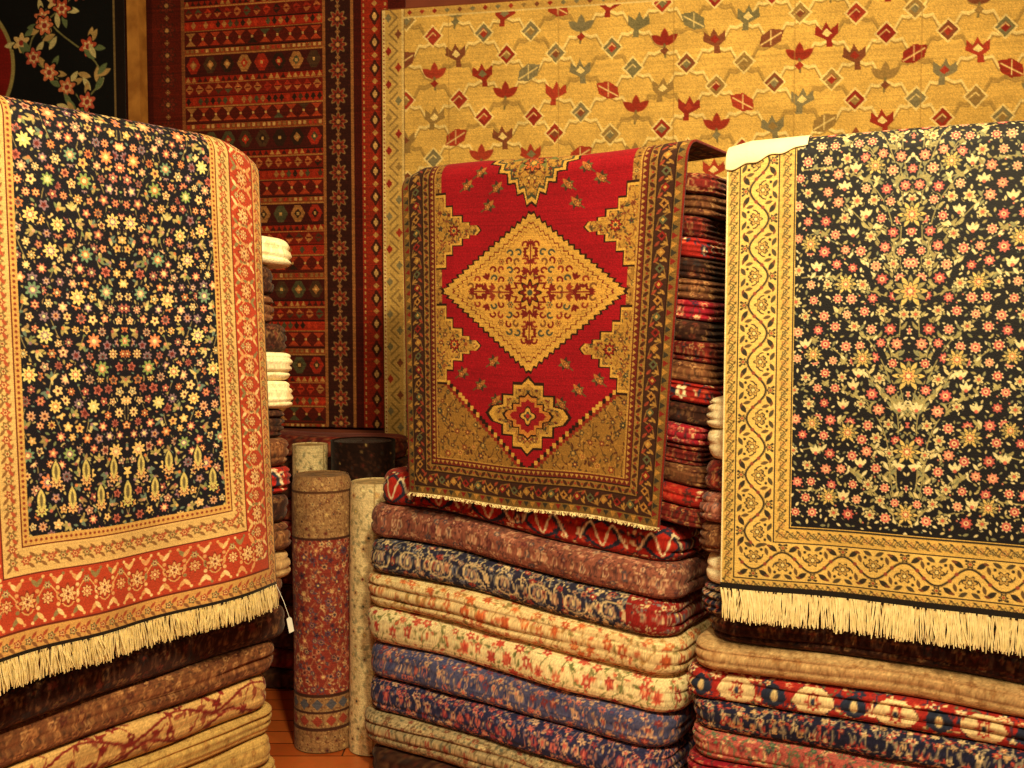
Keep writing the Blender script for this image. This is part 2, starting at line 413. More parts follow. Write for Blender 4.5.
# ---------- CENTRE medallion rug
def stepd(cx,cy,a,b,n,k=.25):
    pts=[]
    cor=[(cx,cy-b),(cx+a,cy),(cx,cy+b),(cx-a,cy)]
    for i in range(4):
        x0,y0=cor[i]; x1,y1=cor[(i+1)%4]
        for j in range(n):
            t=j/n; t2=(j+.5)/n
            pts.append((x0+(x1-x0)*t,y0+(y1-y0)*t))
            mx,my=x0+(x1-x0)*t2,y0+(y1-y0)*t2
            q=1+k/n*2; pts.append((cx+(mx-cx)*q,cy+(my-cy)*q))
    return pts
def centre_rug():
    R=random.Random(33)
    w=.87; Lb=.25; R0=.055; ztop=2.0; zb=.985
    h=Lb+PI*R0/2+(ztop-R0-zb)
    v0=Lb+.02; HV=h-v0
    X=lambda u:u*w; Yv=lambda v:v0+v*HV
    gold=Cv(w,h,560,(156,118,54))
    floral(gold,0,0,w/2,h,.028,[(104,34,28),(54,56,46),(130,74,40),(92,70,40),(176,140,72)],[(96,38,30),(72,64,40),(116,84,44),(54,54,44)],(92,50,32),R,.006,.010,None,[(190,158,90),(92,30,26)],.0018,4,.75)
    gold.mirror()
    brn=Cv(w,h,560,(134,98,46))
    floral(brn,0,0,w/2,h,.036,[(112,36,28),(54,50,40),(168,128,64),(104,66,36)],[(78,60,36),(156,116,56),(72,40,26)],(70,46,28),R,.007,.012,None,[(176,142,74)],.0022,4,.7)
    brn.mirror()
    cv=Cv(w,h,560,(100,60,30)); cv.a[:]=brn.a
    RED=(134,16,28); DK=(40,22,16); GD=(182,142,66)
    P=lambda L:[(X(u),Yv(v)) for u,v in L]
    hexa=[(.165,-.4),(.835,-.4),(.835,.64),(.5,.89),(.165,.64)]
    cv.poly(P(hexa),RED)
    for (a,b) in (((.165,.64),(.5,.89)),((.835,.64),(.5,.89))):
        for t in np.linspace(0,1,30):
            u=a[0]+(b[0]-a[0])*t; v=a[1]+(b[1]-a[1])*t
            cv.rect(X(u)-.005,Yv(v)+.008,X(u)+.006,Yv(v)+.020,(120,40,28))
            cv.rect(X(u)-.005,Yv(v)-.006,X(u)+.006,Yv(v)+.008,DK if int(t*29)%2 else GD)
    for m in (0,1):
        for vc,big in ((.215,1.),(.545,1.1)):
            for g,c in ((.014,DK),(.008,GD),(0,None)):
                b=.068*big+g
                L=[(.12,vc-b-.03),(.175+g*.6,vc-b-.03),(.175+g*.6,vc-b*.9),(.200+g*.6,vc-b*.9),(.200+g*.6,vc-b*.55),(.235+g,vc-b*.55),(.235+g,vc-b*.3),(.262+g,vc-b*.3),(.262+g,vc-.014),(.29+g,vc-.014),(.305+g,vc),(.29+g,vc+.014),(.262+g,vc+.014),(.262+g,vc+b*.3),(.235+g,vc+b*.3),(.235+g,vc+b*.55),(.200+g*.6,vc+b*.55),(.200+g*.6,vc+b*.9),(.175+g*.6,vc+b*.9),(.175+g*.6,vc+b+.03),(.12,vc+b+.03)]
                if m: L=[(1-u,v) for u,v in L]
                cv.poly(P(L),gold.a if c is None else c)
            u=.212 if not m else .788
            cv.flower(X(u),Yv(vc),.017,8,(124,28,28),GD,(50,60,50),0,DK)
    for (u,v) in [(.31,.055),(.37,.10),(.26,.09),(.34,.15),(.27,.35),(.31,.40),(.36,.59),(.31,.66),(.37,.70),(.24,.63),(.29,.33)]:
        for s in (u,1-u):
            x,y=X(s),Yv(v); d=1 if s<.5 else -1
            cv.line([(x-d*.020,y+.014),(x,y),(x+d*.018,y-.014)],.0040,(84,70,42))
            for a in (0.3,1.3,2.3): cv.leaf(x+.006*d,y-.004,.021,.0070,a*d,[(88,84,48),(60,44,34),(156,96,48)][int(a)])
            cv.flower(x,y,.010,5,(150,112,60),(134,30,32),GD,0,DK)
    cx=X(.5); cy=Yv(-.02)
    for a,b,c in ((.165,.165,DK),(.155,.157,GD),(.14,.145,(60,62,46)),(.13,.135,gold.a)):
        cv.poly(stepd(cx,cy,a*w*1.1,b*HV,6,.5),c)
    for a in np.linspace(0,PI,7):
        cv.leaf(cx+.05*math.cos(a),cy+.05*math.sin(a),.032,.009,a,(96,98,54)); cv.leaf(cx+.03*math.cos(a),cy+.03*math.sin(a),.022,.007,a,(130,36,30))
    cv.flower(cx,cy+.05,.028,8,(160,80,42),(80,82,50),GD,0,DK)
    cy=Yv(.390); A=.335*w; Bh=.222*HV
    for q,c in ((1.0,DK),(.965,GD),(.90,(176,138,66)),(.865,(104,34,26)),(.845,(180,140,66)),(.80,(136,92,46)),(.785,(182,140,66))):
        cv.poly(stepd(cx,cy,A*q,Bh*q,17,.45),c)
    M4=lambda x,y:[(cx+x,cy+y),(cx-x,cy+y),(cx+x,cy-y),(cx-x,cy-y)]
    DR=(100,28,24); SL=(62,64,56)
    for gx in np.arange(.014,A,.0255):
        for gy in np.arange(.012,Bh,.0255):
            if gx/A+gy/Bh>.74: continue
            jx=gx+R.uniform(-.003,.003); jy=gy+R.uniform(-.003,.003); c=R.choice([DR,DR,SL,(120,46,32),(104,66,38)]); k=R.choice([0,0,1,2]); a=R.uniform(-1.2,1.2)
            for ix,(x,y) in enumerate(M4(jx,jy)):
                sx=-1 if ix in(1,3) else 1; sy=-1 if ix in(2,3) else 1
                if k==0: cv.line([(x+sx*.011*math.cos(t+a)*(1-t/7),y+sy*.011*math.sin(t+a)*(1-t/7)) for t in np.linspace(0,4.2,8)],.0054,c)
                elif k==1: cv.flower(x,y,.0105,6,c,GD,DR,0)
                else:
                    for b in (-.8,0,.8): cv.leaf(x+sx*.006*math.cos(a+b),y+sy*.006*math.sin(a+b),.012,.0050,math.atan2(sy*math.sin(a+b),sx*math.cos(a+b)),c)
    for d in (-1,1):
        cv.poly(stepd(cx,cy+d*.115,.020,.030,2,.6),DR); cv.poly(stepd(cx,cy+d*.115,.012,.018,2,.6),GD)
        cv.poly(stepd(cx+d*.165,cy,.030,.020,2,.6),DR); cv.poly(stepd(cx+d*.165,cy,.016,.011,2,.6),GD)
        cv.line([(cx,cy),(cx,cy+d*.15)],.004,DR); cv.line([(cx,cy),(cx+d*.2,cy)],.004,DR)
    cv.poly(stepd(cx,cy,.062,.058,4,.8),DR); cv.poly(stepd(cx,cy,.050,.047,4,.8),(178,136,62)); cv.flower(cx,cy,.032,8,DR,(182,140,66),SL,0,DK)
    cy=Yv(.735)
    cross=[(0,-1),(.18,-.82),(.42,-.82),(.42,-.52),(.72,-.52),(.72,-.26),(1,-.2),(1.15,0)]
    full=cross+[(x,-y) for x,y in cross[::-1][1:]]
    full=full+[(-x,y) for x,y in full[::-1][1:-1]]
    for q,c in ((1.0,DK),(.92,GD),(.80,gold.a),(.60,DK),(.54,(170,110,50)),(.42,(128,24,30))):
        cv.poly([(cx+.145*w*q*x,cy+.115*HV*q*y) for x,y in full],c)
    cv.flower(cx,cy,.024,4,GD,(60,64,56),(140,36,34),0,DK)
    bw=.122
    frame(cv,0,bw,(96,62,28))
    for ins,wd,c in ((0,.006,(110,32,24)),(.006,.022,(108,82,42)),(.028,.003,DK),(.031,.044,(54,32,24)),(.075,.003,DK),(.078,.020,(132,100,50)),(.098,.003,DK),(.101,.018,(88,32,24)),(.119,.004,(158,122,60))):
        frame(cv,ins,wd,c)
    def s1(cv,i):
        cv.poly([(-.009,-.008),(0,.008),(.009,-.008)],[(114,32,26),(48,44,36),(160,116,54)][i%3])
    frame_motifs(cv,.017,.022,s1)
    def s2(cv,i):
        c=[(150,106,52),(116,32,28),(80,82,58)][i%3]; s=(-1)**i
        cv.line([(-.018,-s*.016),(-.004,s*.010),(.018,s*.016)],.003,(130,96,48))
        cv.poly([(-.013,0),(0,-.013),(.013,0),(0,.013)],c); cv.poly([(-.006,0),(0,-.006),(.006,0),(0,.006)],[(50,22,18),(170,134,66)][i%2])
        cv.leaf(.020,.012,.010,.004,.8,(150,112,56)); cv.leaf(.020,-.012,.010,.004,-.8,(134,58,40)); cv.leaf(-.020,.004,.007,.003,PI/2,(156,120,62))
    frame_motifs(cv,.053,.042,s2)
    def s3(cv,i):
        cv.leaf(0,0,.011,.005,.8*(-1)**i,(62,34,24)); cv.disc(.011,0,.003,(124,40,30))
    frame_motifs(cv,.088,.022,s3)
    def s4(cv,i): cv.poly([(-.007,-.005),(0,.005),(.007,-.005)],(158,122,62))
    frame_motifs(cv,.110,.016,s4)
    cv.rect(0,h-.005,w,h,(205,185,140))
    cv.wear(G,.09,.035)
    def rip(u,f):
        g=np.clip(.08-u,0,1)
        return f*(.008*np.sin(u*6+1)+.004*np.sin(u*13))-.6*g*g+.012*f*u, -.3*np.clip(.07-u,0,1)*(1-f)+.006*np.sin(u*7)*(1-f)+.004*np.sin(u*11)*f-.012*u*f+.008*(1-u)*f
    e,surf,N=drape('draped_medallion_rug',cv,(-.345,3.19),(.85,-.527),ztop,Lb,R0,.008,M_pile,1.09,.975,rip,None,.030)
    fringe(e,surf,h,500,.010,N,9,M_fringe,.0014)
centre_rug()

# ------------------------------------------------------------------ wall kilims
WU=np.array([.977,-.215]); WU/=np.linalg.norm(WU); WN=np.array([WU[1],-WU[0]])
W0=np.array([-.571,4.5])
def wall_rug(name,cv,k0,z1,off,mat,amp=.006,ph=0,W0=W0,U=WU,N=WN,th=.006):
    u=np.linspace(0,cv.w,cv.W)[None,:]; v=np.linspace(0,cv.h,cv.H)[:,None]
    u,v=np.broadcast_arrays(u,v)
    n=off+amp*(np.sin(u*5+ph)*.6+np.sin(u*11+v*2+ph)*.4)*(v/cv.h*.8+.2)
    P=np.stack([W0[0]+U[0]*(k0+u)+N[0]*n,W0[1]+U[1]*(k0+u)+N[1]*n,z1-v],-1)
    ob=grid(name,P,cv.a,mat); md=ob.modifiers.new('thickness','SOLIDIFY'); md.thickness=th; md.offset=-1
    return ob
def yellow_kilim():
    R=random.Random(5)
    w,h=2.65,1.98
    cv=Cv(w,h,300,(198,160,82))
    cols=[(136,44,30),(112,104,72),(116,66,42),(138,110,62),(150,54,36),(118,108,78),(132,40,30)]
    LN=(162,130,68); CR=(218,192,124)
    dx=.215; dy=.085
    for j in range(-1,26):
        for i in range(-1,14):
            x=.12+(i+.5*(j%2))*dx; y=.05+j*dy
            for s in (-1,1):
                pts=[(x,y+.02),(x+s*dx*.14,y+.035),(x+s*dx*.25,y+.030),(x+s*dx*.36,y+dy*.85),(x+s*dx*.5,y+dy)]
                cv.line(pts,.012,CR if (i+j)%3 else LN); cv.line([(a,b+.010) for a,b in pts],.005,(146,118,64))
    for j in range(-1,26):
        for i in range(-1,14):
            x=.12+(i+.5*(j%2))*dx+R.uniform(-.012,.012); y=.05+j*dy+R.uniform(-.008,.008)
            c=R.choice(cols); c2=R.choice(cols); k=(i*2+j*3)%7; s=1 if (j//2)%2 else -1
            if k in (0,3,5):
                g=1.15
                cv.poly([(x-.040*g,y),(x,y-.042*g),(x+.040*g,y),(x,y+.042*g)],CR); cv.poly([(x-.032*g,y),(x,y-.034*g),(x+.032*g,y),(x,y+.034*g)],c)
                cv.poly([(x-.017*g,y),(x,y-.018*g),(x+.017*g,y),(x,y+.018*g)],c2); cv.line([(x-.03,y+.012),(x,y-.014),(x+.012,y-.002)],.004,CR)
            elif k in (1,4):
                f=lambda L:[(x+s*a*1.25,y+b*1.25) for a,b in L]
                # hooked tulip: three prongs leaning to one side
                cv.poly(f([(-.040,.0),(-.036,-.030),(-.018,-.014),(-.006,-.040),(.008,-.014),(.030,-.032),(.030,.0),(.012,.016),(.016,.040),(-.004,.040),(-.004,.018)]),c)
                cv.poly(f([(-.018,-.002),(-.004,-.018),(.012,-.002),(-.002,.008)]),CR if k==1 else c2)
            elif k==2:
                for a in (-2.5,-1.57,-.64):
                    cv.leaf(x+.030*math.cos(a),y+.030*math.sin(a),.036,.016,a,c)
                cv.line([(x,y),(x+s*.004,y+.05)],.009,(112,98,60)); cv.poly([(x-.018,y+.024),(x,y+.008),(x+.018,y+.024),(x,y+.042)],c2)
            else:
                f=lambda L:[(x+s*a*1.1,y+b*1.1) for a,b in L]
                cv.poly(f([(-.045,.025),(-.040,-.012),(-.005,-.036),(.040,-.030),(.030,.010),(-.005,.030)]),c); cv.line(f([(-.04,.02),(.03,-.02)]),.005,CR); cv.line(f([(-.005,-.03),(-.005,.02)]),.004,CR)
    for k in range(6):
        x=.30+k*.47; cv.line([(x,0),(x+.004,h)],.003,(156,122,62))
    cv.rect(0,0,.105,h,(184,150,82)); cv.rect(0,0,w,.045,(178,142,74))
    cv.rect(0,0,.008,h,(90,45,28)); cv.rect(.008,0,.02,h,(206,180,120)); cv.rect(.092,0,.105,h,(202,174,110)); cv.rect(.103,0,.107,h,(110,80,44))
    cv.rect(0,0,w,.007,(110,54,34)); cv.rect(.1,.040,w,.046,(210,184,120))
    for k in range(30):
        y=.04+k*.07; s=(-1)**k
        cv.line([(.056-s*.018,y-.035),(.056+s*.018,y),(.056-s*.018,y+.035)],.007,(128,102,58))
        c=R.choice(cols); cv.poly([(.056-s*.022-.015,y),(.056-s*.022,y-.020),(.056-s*.022+.015,y),(.056-s*.022,y+.020)],c)
        for q in range(4): cv.rect(.010,y+q*.017,.018,y+q*.017+.006,(140,64,42))
    for k in range(50):
        x=.13+k*.055; cv.poly([(x-.012,.023),(x,.012),(x+.012,.023),(x,.034)],R.choice(cols))
    cv.wear(G,.07,.03)
    wall_rug('wall_hung_kilim',cv,.02,2.87,.04,M_kilim,.010)
yellow_kilim()

def red_kilim():
    R=random.Random(8)
    w,h=1.26,2.15
    BG=(96,24,14); cv=Cv(w,h,300,BG)
    cream=(176,136,80); cols=[(160,46,24),(66,44,28),(150,100,54),(70,66,44),(140,38,22),(44,26,18)]
    y=.0; k=0
    x0,x1=.22,.88
    while y<h:
        t=k%6; hh=[.045,.075,.03,.095,.03,.06][t]
        c=[(140,36,18),(78,22,14),(124,58,28),(62,20,16),(130,32,16),(100,24,14)][t]
        cv.rect(x0,y,x1,y+hh,c); cv.rect(x0,y,x1,y+.005,(150,100,52) if t%2 else (40,18,12))
        n=int((x1-x0)/[.030,.06,.024,.075,.028,.045][t])
        for i in range(n):
            x=x0+(i+.5)*(x1-x0)/n; q=(x1-x0)/n*.42; cc=R.choice(cols); ym=y+hh/2; b=hh*.38
            if t==0: cv.poly([(x-q,ym),(x,ym-b),(x+q,ym),(x,ym+b)],cc)
            elif t==1:
                for s in (-1,1): cv.poly([(x-q,ym+s*b),(x+q,ym+s*b),(x,ym+s*b*.1)],R.choice([cc,(150,54,28)]))
                cv.rect(x-.005,ym-.005,x+.005,ym+.005,cream)
            elif t==2: cv.rect(x-q*.7,ym-b*.7,x+q*.7,ym+b*.7,R.choice([cream,(130,90,48),(150,44,28)]))
            elif t==3:
                cv.poly([(x-q,ym),(x-q*.4,ym-b),(x+q*.4,ym-b),(x+q,ym),(x+q*.4,ym+b),(x-q*.4,ym+b)],cc)
                cv.poly([(x-q*.5,ym),(x,ym-b*.6),(x+q*.5,ym),(x,ym+b*.6)],R.choice(cols)); cv.rect(x-.006,ym-.006,x+.006,ym+.006,cream)
            elif t==4: cv.poly([(x-q,ym+b),(x,ym-b),(x+q,ym+b)],R.choice([(60,26,18),(170,120,64)]))
            else:
                for s in (-1,1): cv.poly([(x-q,ym),(x-q*.2,ym+s*b),(x+q,ym),(x-q*.2,ym+s*b*.2)],R.choice([cc,(160,90,48)]))
        y+=hh; k+=1
    for (a,b,c) in ((0,.06,(66,18,12)),(.06,.205,(84,24,14)),(.205,.22,(120,70,38)),(.88,.892,(136,84,44)),(.892,1.01,(48,20,16)),(1.01,1.022,(140,90,48)),(1.022,1.06,(60,16,12)),(1.06,1.18,(130,36,20)),(1.18,1.26,(70,18,12))):
        cv.rect(a,0,b,h,c)
    for i in range(int(h/.11)+1):
        yy=i*.11+.04
        for x in (.133,.951):
            cc=(120,40,26) if x>.5 else (100,34,22)
            cv.flower(x,yy,.036,8,cc,(60,30,22),(165,120,72),0,(130,100,62) if x>.5 else (60,30,22)); cv.flower(x,yy+.055,.012,4,(150,105,62),(60,22,16),cream,0)
        x=1.12
        cv.poly([(x-.025,yy),(x,yy-.04),(x+.025,yy),(x,yy+.04)],(60,26,18)); cv.poly([(x-.012,yy),(x,yy-.02),(x+.012,yy),(x,yy+.02)],(180,140,84))
        cv.poly([(x-.015,yy+.055),(x,yy+.042),(x+.015,yy+.055),(x,yy+.068)],(170,124,68))
        for q in range(4):
            for xx in (1.066,1.165): cv.rect(xx,yy+q*.027,xx+.008,yy+q*.027+.012,(170,128,74))
    cv.wear(G,.10,.06)
    wall_rug('wall_hung_red_kilim',cv,-1.14,3.22,.015,M_kilim,.006,2)
red_kilim()

def corner_rug():
    R=random.Random(12)
    w,h=1.0,.80
    cv=Cv(w,h,300,(16,17,18))
    cv.ell(.02,.50,.42,.36,0,(150,140,84)); cv.ell(.0,.50,.42,.35,0,(120,24,20))
    # climbing vine with blossoms
    for ph in (0,1.6):
        cv.line([(.70+.13*math.sin(y*11+ph)+.06*ph-.05,y) for y in np.arange(0,h,.03)],.008,(120,118,74))
    for k in range(22):
        y=.02+k*.035; ph=0 if k%2 else 1.6
        x=.70+.13*math.sin(y*11+ph)+.06*ph-.05+R.uniform(-.05,.05)
        c=R.choice([(205,116,78),(184,80,54),(216,184,120),(194,90,68)])
        for q in range(3):
            a=R.uniform(0,6); cv.leaf(x+.055*math.cos(a),y+.055*math.sin(a),.036,.014,a,R.choice([(200,190,134),(100,116,78),(180,150,94)]))
        if k%2 or R.random()<.4: cv.flower(x,y,.046,6,c,(225,190,135),(150,54,44),R.random(),(16,17,18))
    cv.rect(w-.045,0,w,h,(26,18,16)); cv.rect(w-.055,0,w-.047,h,(120,100,64)); cv.rect(0,h-.02,w,h,(30,22,18))
    cv.wear(G,.06,.03)
    wall_rug('wall_hung_floral_rug',cv,-2.17,3.22,.10,M_pile,.006,1)
corner_rug()

# ------------------------------------------------------------------ folded rugs
ST={
 'redgeo':((150,34,28),[(166,54,38),(44,46,66),(220,200,160),(74,36,32)],[(44,46,66),(220,195,150),(176,70,48)],.050,.011,.019),
 'dusty':((140,84,70),[(188,128,106),(96,46,48),(204,166,134),(76,70,80)],[(86,56,54),(190,148,118)],.032,.009,.013),
 'navyscroll':((42,42,64),[(214,190,146),(172,134,110),(152,60,54),(108,112,130)],[(208,188,146),(144,134,116),(112,114,120)],.036,.010,.015),
 'creamblossom':((228,202,150),[(202,108,62),(182,88,54),(214,150,96)],[(176,136,82),(140,124,76),(194,108,74)],.055,.013,.020),
 'creamrose':((238,218,168),[(192,78,64),(212,126,94),(164,56,52)],[(116,122,74),(150,142,94),(196,106,76)],.055,.013,.020),
 'bluepink':((82,84,124),[(204,116,106),(58,68,122),(218,178,146),(130,58,66)],[(178,134,118),(50,60,108),(200,166,136)],.034,.010,.015),
 'navypink':((44,46,84),[(200,108,102),(212,176,146),(146,60,74)],[(178,124,116),(92,96,132),(200,166,136)],.034,.010,.015),
 'greybeige':((172,154,120),[(114,82,62),(200,180,136),(144,76,60)],[(110,94,68),(96,98,84)],.038,.010,.015),
 'beige':((180,148,104),[(156,118,76),(144,106,70)],[(156,122,82),(194,166,118)],.05,.008,.014),
 'rednavy':((152,40,36),[(220,196,146),(40,48,72),(228,208,164),(176,66,48)],[(40,48,72),(216,186,136),(96,96,70)],.044,.012,.018),
 'navysmall':((30,32,56),[(206,186,146),(164,58,52),(178,144,102)],[(146,134,114),(178,72,64)],.028,.008,.011),
 'rosegreen':((174,90,84),[(98,116,88),(216,186,142),(140,42,50),(58,74,70)],[(90,110,84),(210,174,132)],.032,.009,.013),
 'crimson':((142,26,42),[(190,78,74),(60,34,54),(210,164,122)],[(80,42,46),(178,96,78)],.032,.009,.013),
 'olive':((172,142,84),[(154,122,70),(142,106,60)],[(154,122,72),(184,154,94)],.06,.008,.012),
 'scroll':((182,148,94),[(114,34,30),(100,32,28)],[(114,38,32),(128,66,46)],.08,.010,.016),
 'dark':((50,27,22),[(90,42,32),(116,86,56),(42,34,36)],[(80,52,38),(100,68,46)],.032,.008,.013),
 'maroon':((96,27,24),[(146,56,42),(164,122,78),(42,31,38)],[(134,90,60),(54,29,28)],.030,.008,.012),
 'brown':((104,64,42),[(146,100,64),(76,38,30),(168,126,84)],[(136,94,60),(72,46,34)],.032,.008,.013),
 'cream':((244,228,188),[(234,212,166),(222,198,150)],[(226,204,160)],.10,.006,.009),
}
def layer_canvas(style,L,T,seed,fine):
    R=random.Random(seed); bg,pal,lf,sp,r0,r1=ST[style]
    p=380 if fine else 150
    H=T*1.6
    cv=Cv(L,H,p,bg)
    floral(cv,0,0,L,H,sp,pal,lf,lf[0],R,r0,r1,None,[bg,pal[0]],.003,3,.8)
    if style in('redgeo','rednavy') and T>.07:
        n=int(L/.19)
        for i in range(n):
            x=.08+i*.19; y=H*.5
            if style=='redgeo':
                cv.poly([(x-.09,y),(x-.02,y-.055),(x+.05,y),(x-.02,y+.055)],(40,44,62)); cv.poly([(x-.07,y),(x-.02,y-.04),(x+.03,y),(x-.02,y+.04)],(170,40,30))
                cv.line([(x-.09,y+.01),(x-.055,y-.035),(x-.02,y+.03),(x+.015,y-.035),(x+.06,y+.02)],.007,(225,205,168))
            else:
                cv.poly([(x-.05,y),(x-.02,y-.035),(x+.02,y-.035),(x+.05,y),(x+.02,y+.035),(x-.02,y+.035)],(220,198,150)); cv.flower(x,y,.02,8,(160,44,38),(215,192,142),(44,50,72),0)
                cv.poly([(x+.06,y),(x+.095,y-.03),(x+.13,y),(x+.095,y+.03)],(38,44,66)); cv.disc(x+.095,y,.009,(205,180,130))
    if style=='navyscroll':
        for i in range(int(L/.12)):
            x=.05+i*.12; s=(-1)**i
            cv.line([(x+.045*math.cos(t)*(1-t/9),H*.5+s*.03*math.sin(t)*(1-t/9)) for t in np.linspace(0,6,16)],.006,(212,190,148))
            cv.flower(x,H*.5,.018,8,(170,138,116),(64,66,90),(218,200,152),0)
        cv.rect(L*.64,0,L,H,(134,34,32)); floral(cv,L*.64,0,L,H,.035,pal,lf,None,R,.008,.013)
    if style=='scroll':
        ph=R.random()*6
        for i in range(2): cv.line([(x,H*(.35+.3*i)+.02*math.sin(x*26+i*2+ph)) for x in np.arange(0,L,.01)],.007,(108,34,30))
    cv.wear(np.random.default_rng(seed),.07,.05)
    return cv

def folded(parent,O,U,D,W,Dp,z0,T,style,seed,wave,fine=True,mgro=2,front_gro=False,warp=None):
    R=random.Random(seed)
    rr=T*.5; rc=.040
    ds=.0032 if fine else .012; dside=.006 if fine else .02; dback=.05
    pts=[]; nor=[]
    def seg(a,b,n,d):
        L=math.dist(a,b); m=max(1,int(L/d))
        for i in range(m): t=i/m; pts.append((a[0]+(b[0]-a[0])*t,a[1]+(b[1]-a[1])*t)); nor.append(n)
    def arc(c,a0,a1,d):
        m=max(3,int(abs(a1-a0)*(rc+rr)/d))
        for i in range(m):
            a=a0+(a1-a0)*i/m; pts.append((c[0]+rc*math.cos(a),c[1]+rc*math.sin(a))); nor.append((math.cos(a),math.sin(a)))
    x0,x1,y0,y1=rr,W-rr,rr,Dp-rr
    seg((W/2,y1),(x0+rc,y1),(0,1),dback); arc((x0+rc,y1-rc),PI/2,PI,.02)
    seg((x0,y1-rc),(x0,y0+rc),(-1,0),dside); arc((x0+rc,y0+rc),PI,1.5*PI,ds)
    seg((x0+rc,y0),(x1-rc,y0),(0,-1),ds); arc((x1-rc,y0+rc),1.5*PI,2*PI,ds)
    seg((x1,y0+rc),(x1,y1-rc),(1,0),dside); arc((x1-rc,y1-rc),0,PI/2,.02); seg((x1-rc,y1),(W/2,y1),(0,1),dback)
    B=np.array(pts); Nn=np.array(nor); n=len(B)
    full=B+Nn*rr
    s=np.concatenate([[0],np.cumsum(np.linalg.norm(np.diff(full,axis=0),axis=1))])
    nr=38 if fine else 14
    ph=np.linspace(-PI/2,PI/2,nr)
    co=np.abs(np.cos(ph))**.58; si=np.sign(np.sin(ph))*np.abs(np.sin(ph))**.72
    out=(rr*co)[:,None]*np.ones((1,n)); zr=(si*.5)[:,None]*np.ones((1,n))
    we=np.abs(Nn[:,0])[None,:]**2
    for k in range(1,mgro+1):
        zk=-.5+k/(mgro+1)+.04*np.sin(s*5+seed)[None,:]+.02*np.sin(s*13+seed*2)[None,:]
        fade=.5+.5*np.sin(s*3.1+seed*1.7+k)[None,:]
        dep=.011*we+((.011*fade+.002) if front_gro else .004*fade)*(1-we)
        out-=dep*np.exp(-((zr-zk)*T/.0042)**2)
    lump=.006*np.sin(s*R.uniform(6,9)+R.random()*6)+.003*np.sin(s*R.uniform(17,24)+R.random()*6)
    out+=lump[None,:]*co[:,None]
    out+=(.006*np.sin(s*R.uniform(3,5)+R.random()*6))[None,:]*zr*2*co[:,None]
    X=B[None,:,0]+Nn[None,:,0]*out; Yp=B[None,:,1]+Nn[None,:,1]*out
    Z=zr*T*.985
    cx,cy=W/2,Dp/2
    def ring(k,zz): return cx+(B[:,0]-cx)*k, cy+(B[:,1]-cy)*k, np.full(n,zz*T*.985)
    rows=[ring(.02,-.5),ring(.6,-.5)],[ring(.6,.5),ring(.02,.5)]
    X=np.vstack([r[0] for r in rows[0]]+[X]+[r[0] for r in rows[1]]); Yp=np.vstack([r[1] for r in rows[0]]+[Yp]+[r[1] for r in rows[1]]); Z=np.vstack([r[2] for r in rows[0]]+[Z]+[r[2] for r in rows[1]])
    zm=z0+T/2
    Z=Z+zm+wave(X/W,zm)
    if warp: Z=warp(X/W,Z)
    P=np.stack([O[0]+U[0]*X+D[0]*Yp,O[1]+U[1]*X+D[1]*Yp,Z],-1)
    cv=layer_canvas(style,s[-1]+.05,T,seed,fine)
    prof=np.concatenate([[0,0],(np.linspace(0,1,nr)),[1,1]])
    jj=np.clip(((1-prof)*(cv.H-1)).astype(int),0,cv.H-1); ii=np.clip((s*cv.p).astype(int),0,cv.W-1)
    C=cv.a[jj[:,None],ii[None,:]]
    return grid('folded_rug',P,C,M_pile,parent,wrap=True)

def stack(name,O,U,W,Dp,z0,layers,H,seed,droop=.012,jit=.012,warp=None):
    """layers bottom->top: (style,T,dx0,dx1,fine,dn)"""
    e=empty(name); U=np.array(U)/np.linalg.norm(U); D=np.array([-U[1],U[0]])
    R=random.Random(seed); p1,p2=R.random()*6,R.random()*6
    def wave(u,z): 
        k=min(1,z/max(H,.3)); return k*(.010*np.sin(u*4.2+p1)+.005*np.sin(u*9+p2)-droop*np.abs(2*u-1)**3)
    z=z0
    for i,(st,T,a,b,fine,dn) in enumerate(layers):
        a+=R.uniform(-jit,jit); b+=R.uniform(-jit,jit); dn+=R.uniform(-jit,jit)*.6
        o=(O[0]+U[0]*a-D[0]*dn,O[1]+U[1]*a-D[1]*dn)
        folded(e,o,U,D,W-a+b,Dp,z,T,st,seed*100+i,wave,fine,R.choice([1,2,3]),R.random()<.6,warp)
        z+=T
    return e,z
def sag(u,Z):
    t=np.where(Z<1.04,.075*np.clip(Z,0,9)/1.04,.075*np.clip(1-(Z-1.04)/.9,0,1))
    return Z-t*np.clip(u,0,1)+.012*np.clip(Z,0,1.04)/1.04*(1-u)*(Z<1.1)
UC=(.85,-.527); OC=(-.510,3.355)
L=[('dark',.117,0,0,False,0)]+[(s,t,a,b,True,0) for s,t,a,b in [
 ('greybeige',.117,-.02,0),('navypink',.115,-.01,0),('bluepink',.115,-.01,.0),('creamrose',.118,-.01,.01),('creamblossom',.118,-.015,.01),('navyscroll',.117,.015,.0),('dusty',.110,.015,.01),('redgeo',.112,.03,.0)]]
_,zt=stack('folded_rug_stack',OC,UC,1.115,.46,0,L,1.04,1,warp=sag)
R2=random.Random(4)
seq=['maroon','redgeo','brown','maroon','crimson','dark','redgeo','brown','maroon','dark','crimson','brown','dark','redgeo','maroon','brown','maroon']
L=[(seq[i],.0525,.16,.060+R2.uniform(-.02,.012),True,-.025) for i in range(17)]
_,z2=stack('folded_rug_stack',OC,UC,1.145,.44,zt,L,1.0,2,jit=.004,warp=sag)
print('centre stack tops',zt,z2)
UR=(.905,-.425)
o=(.520+.055*.425-.115*.905,2.5+.055*.905+.115*.425)
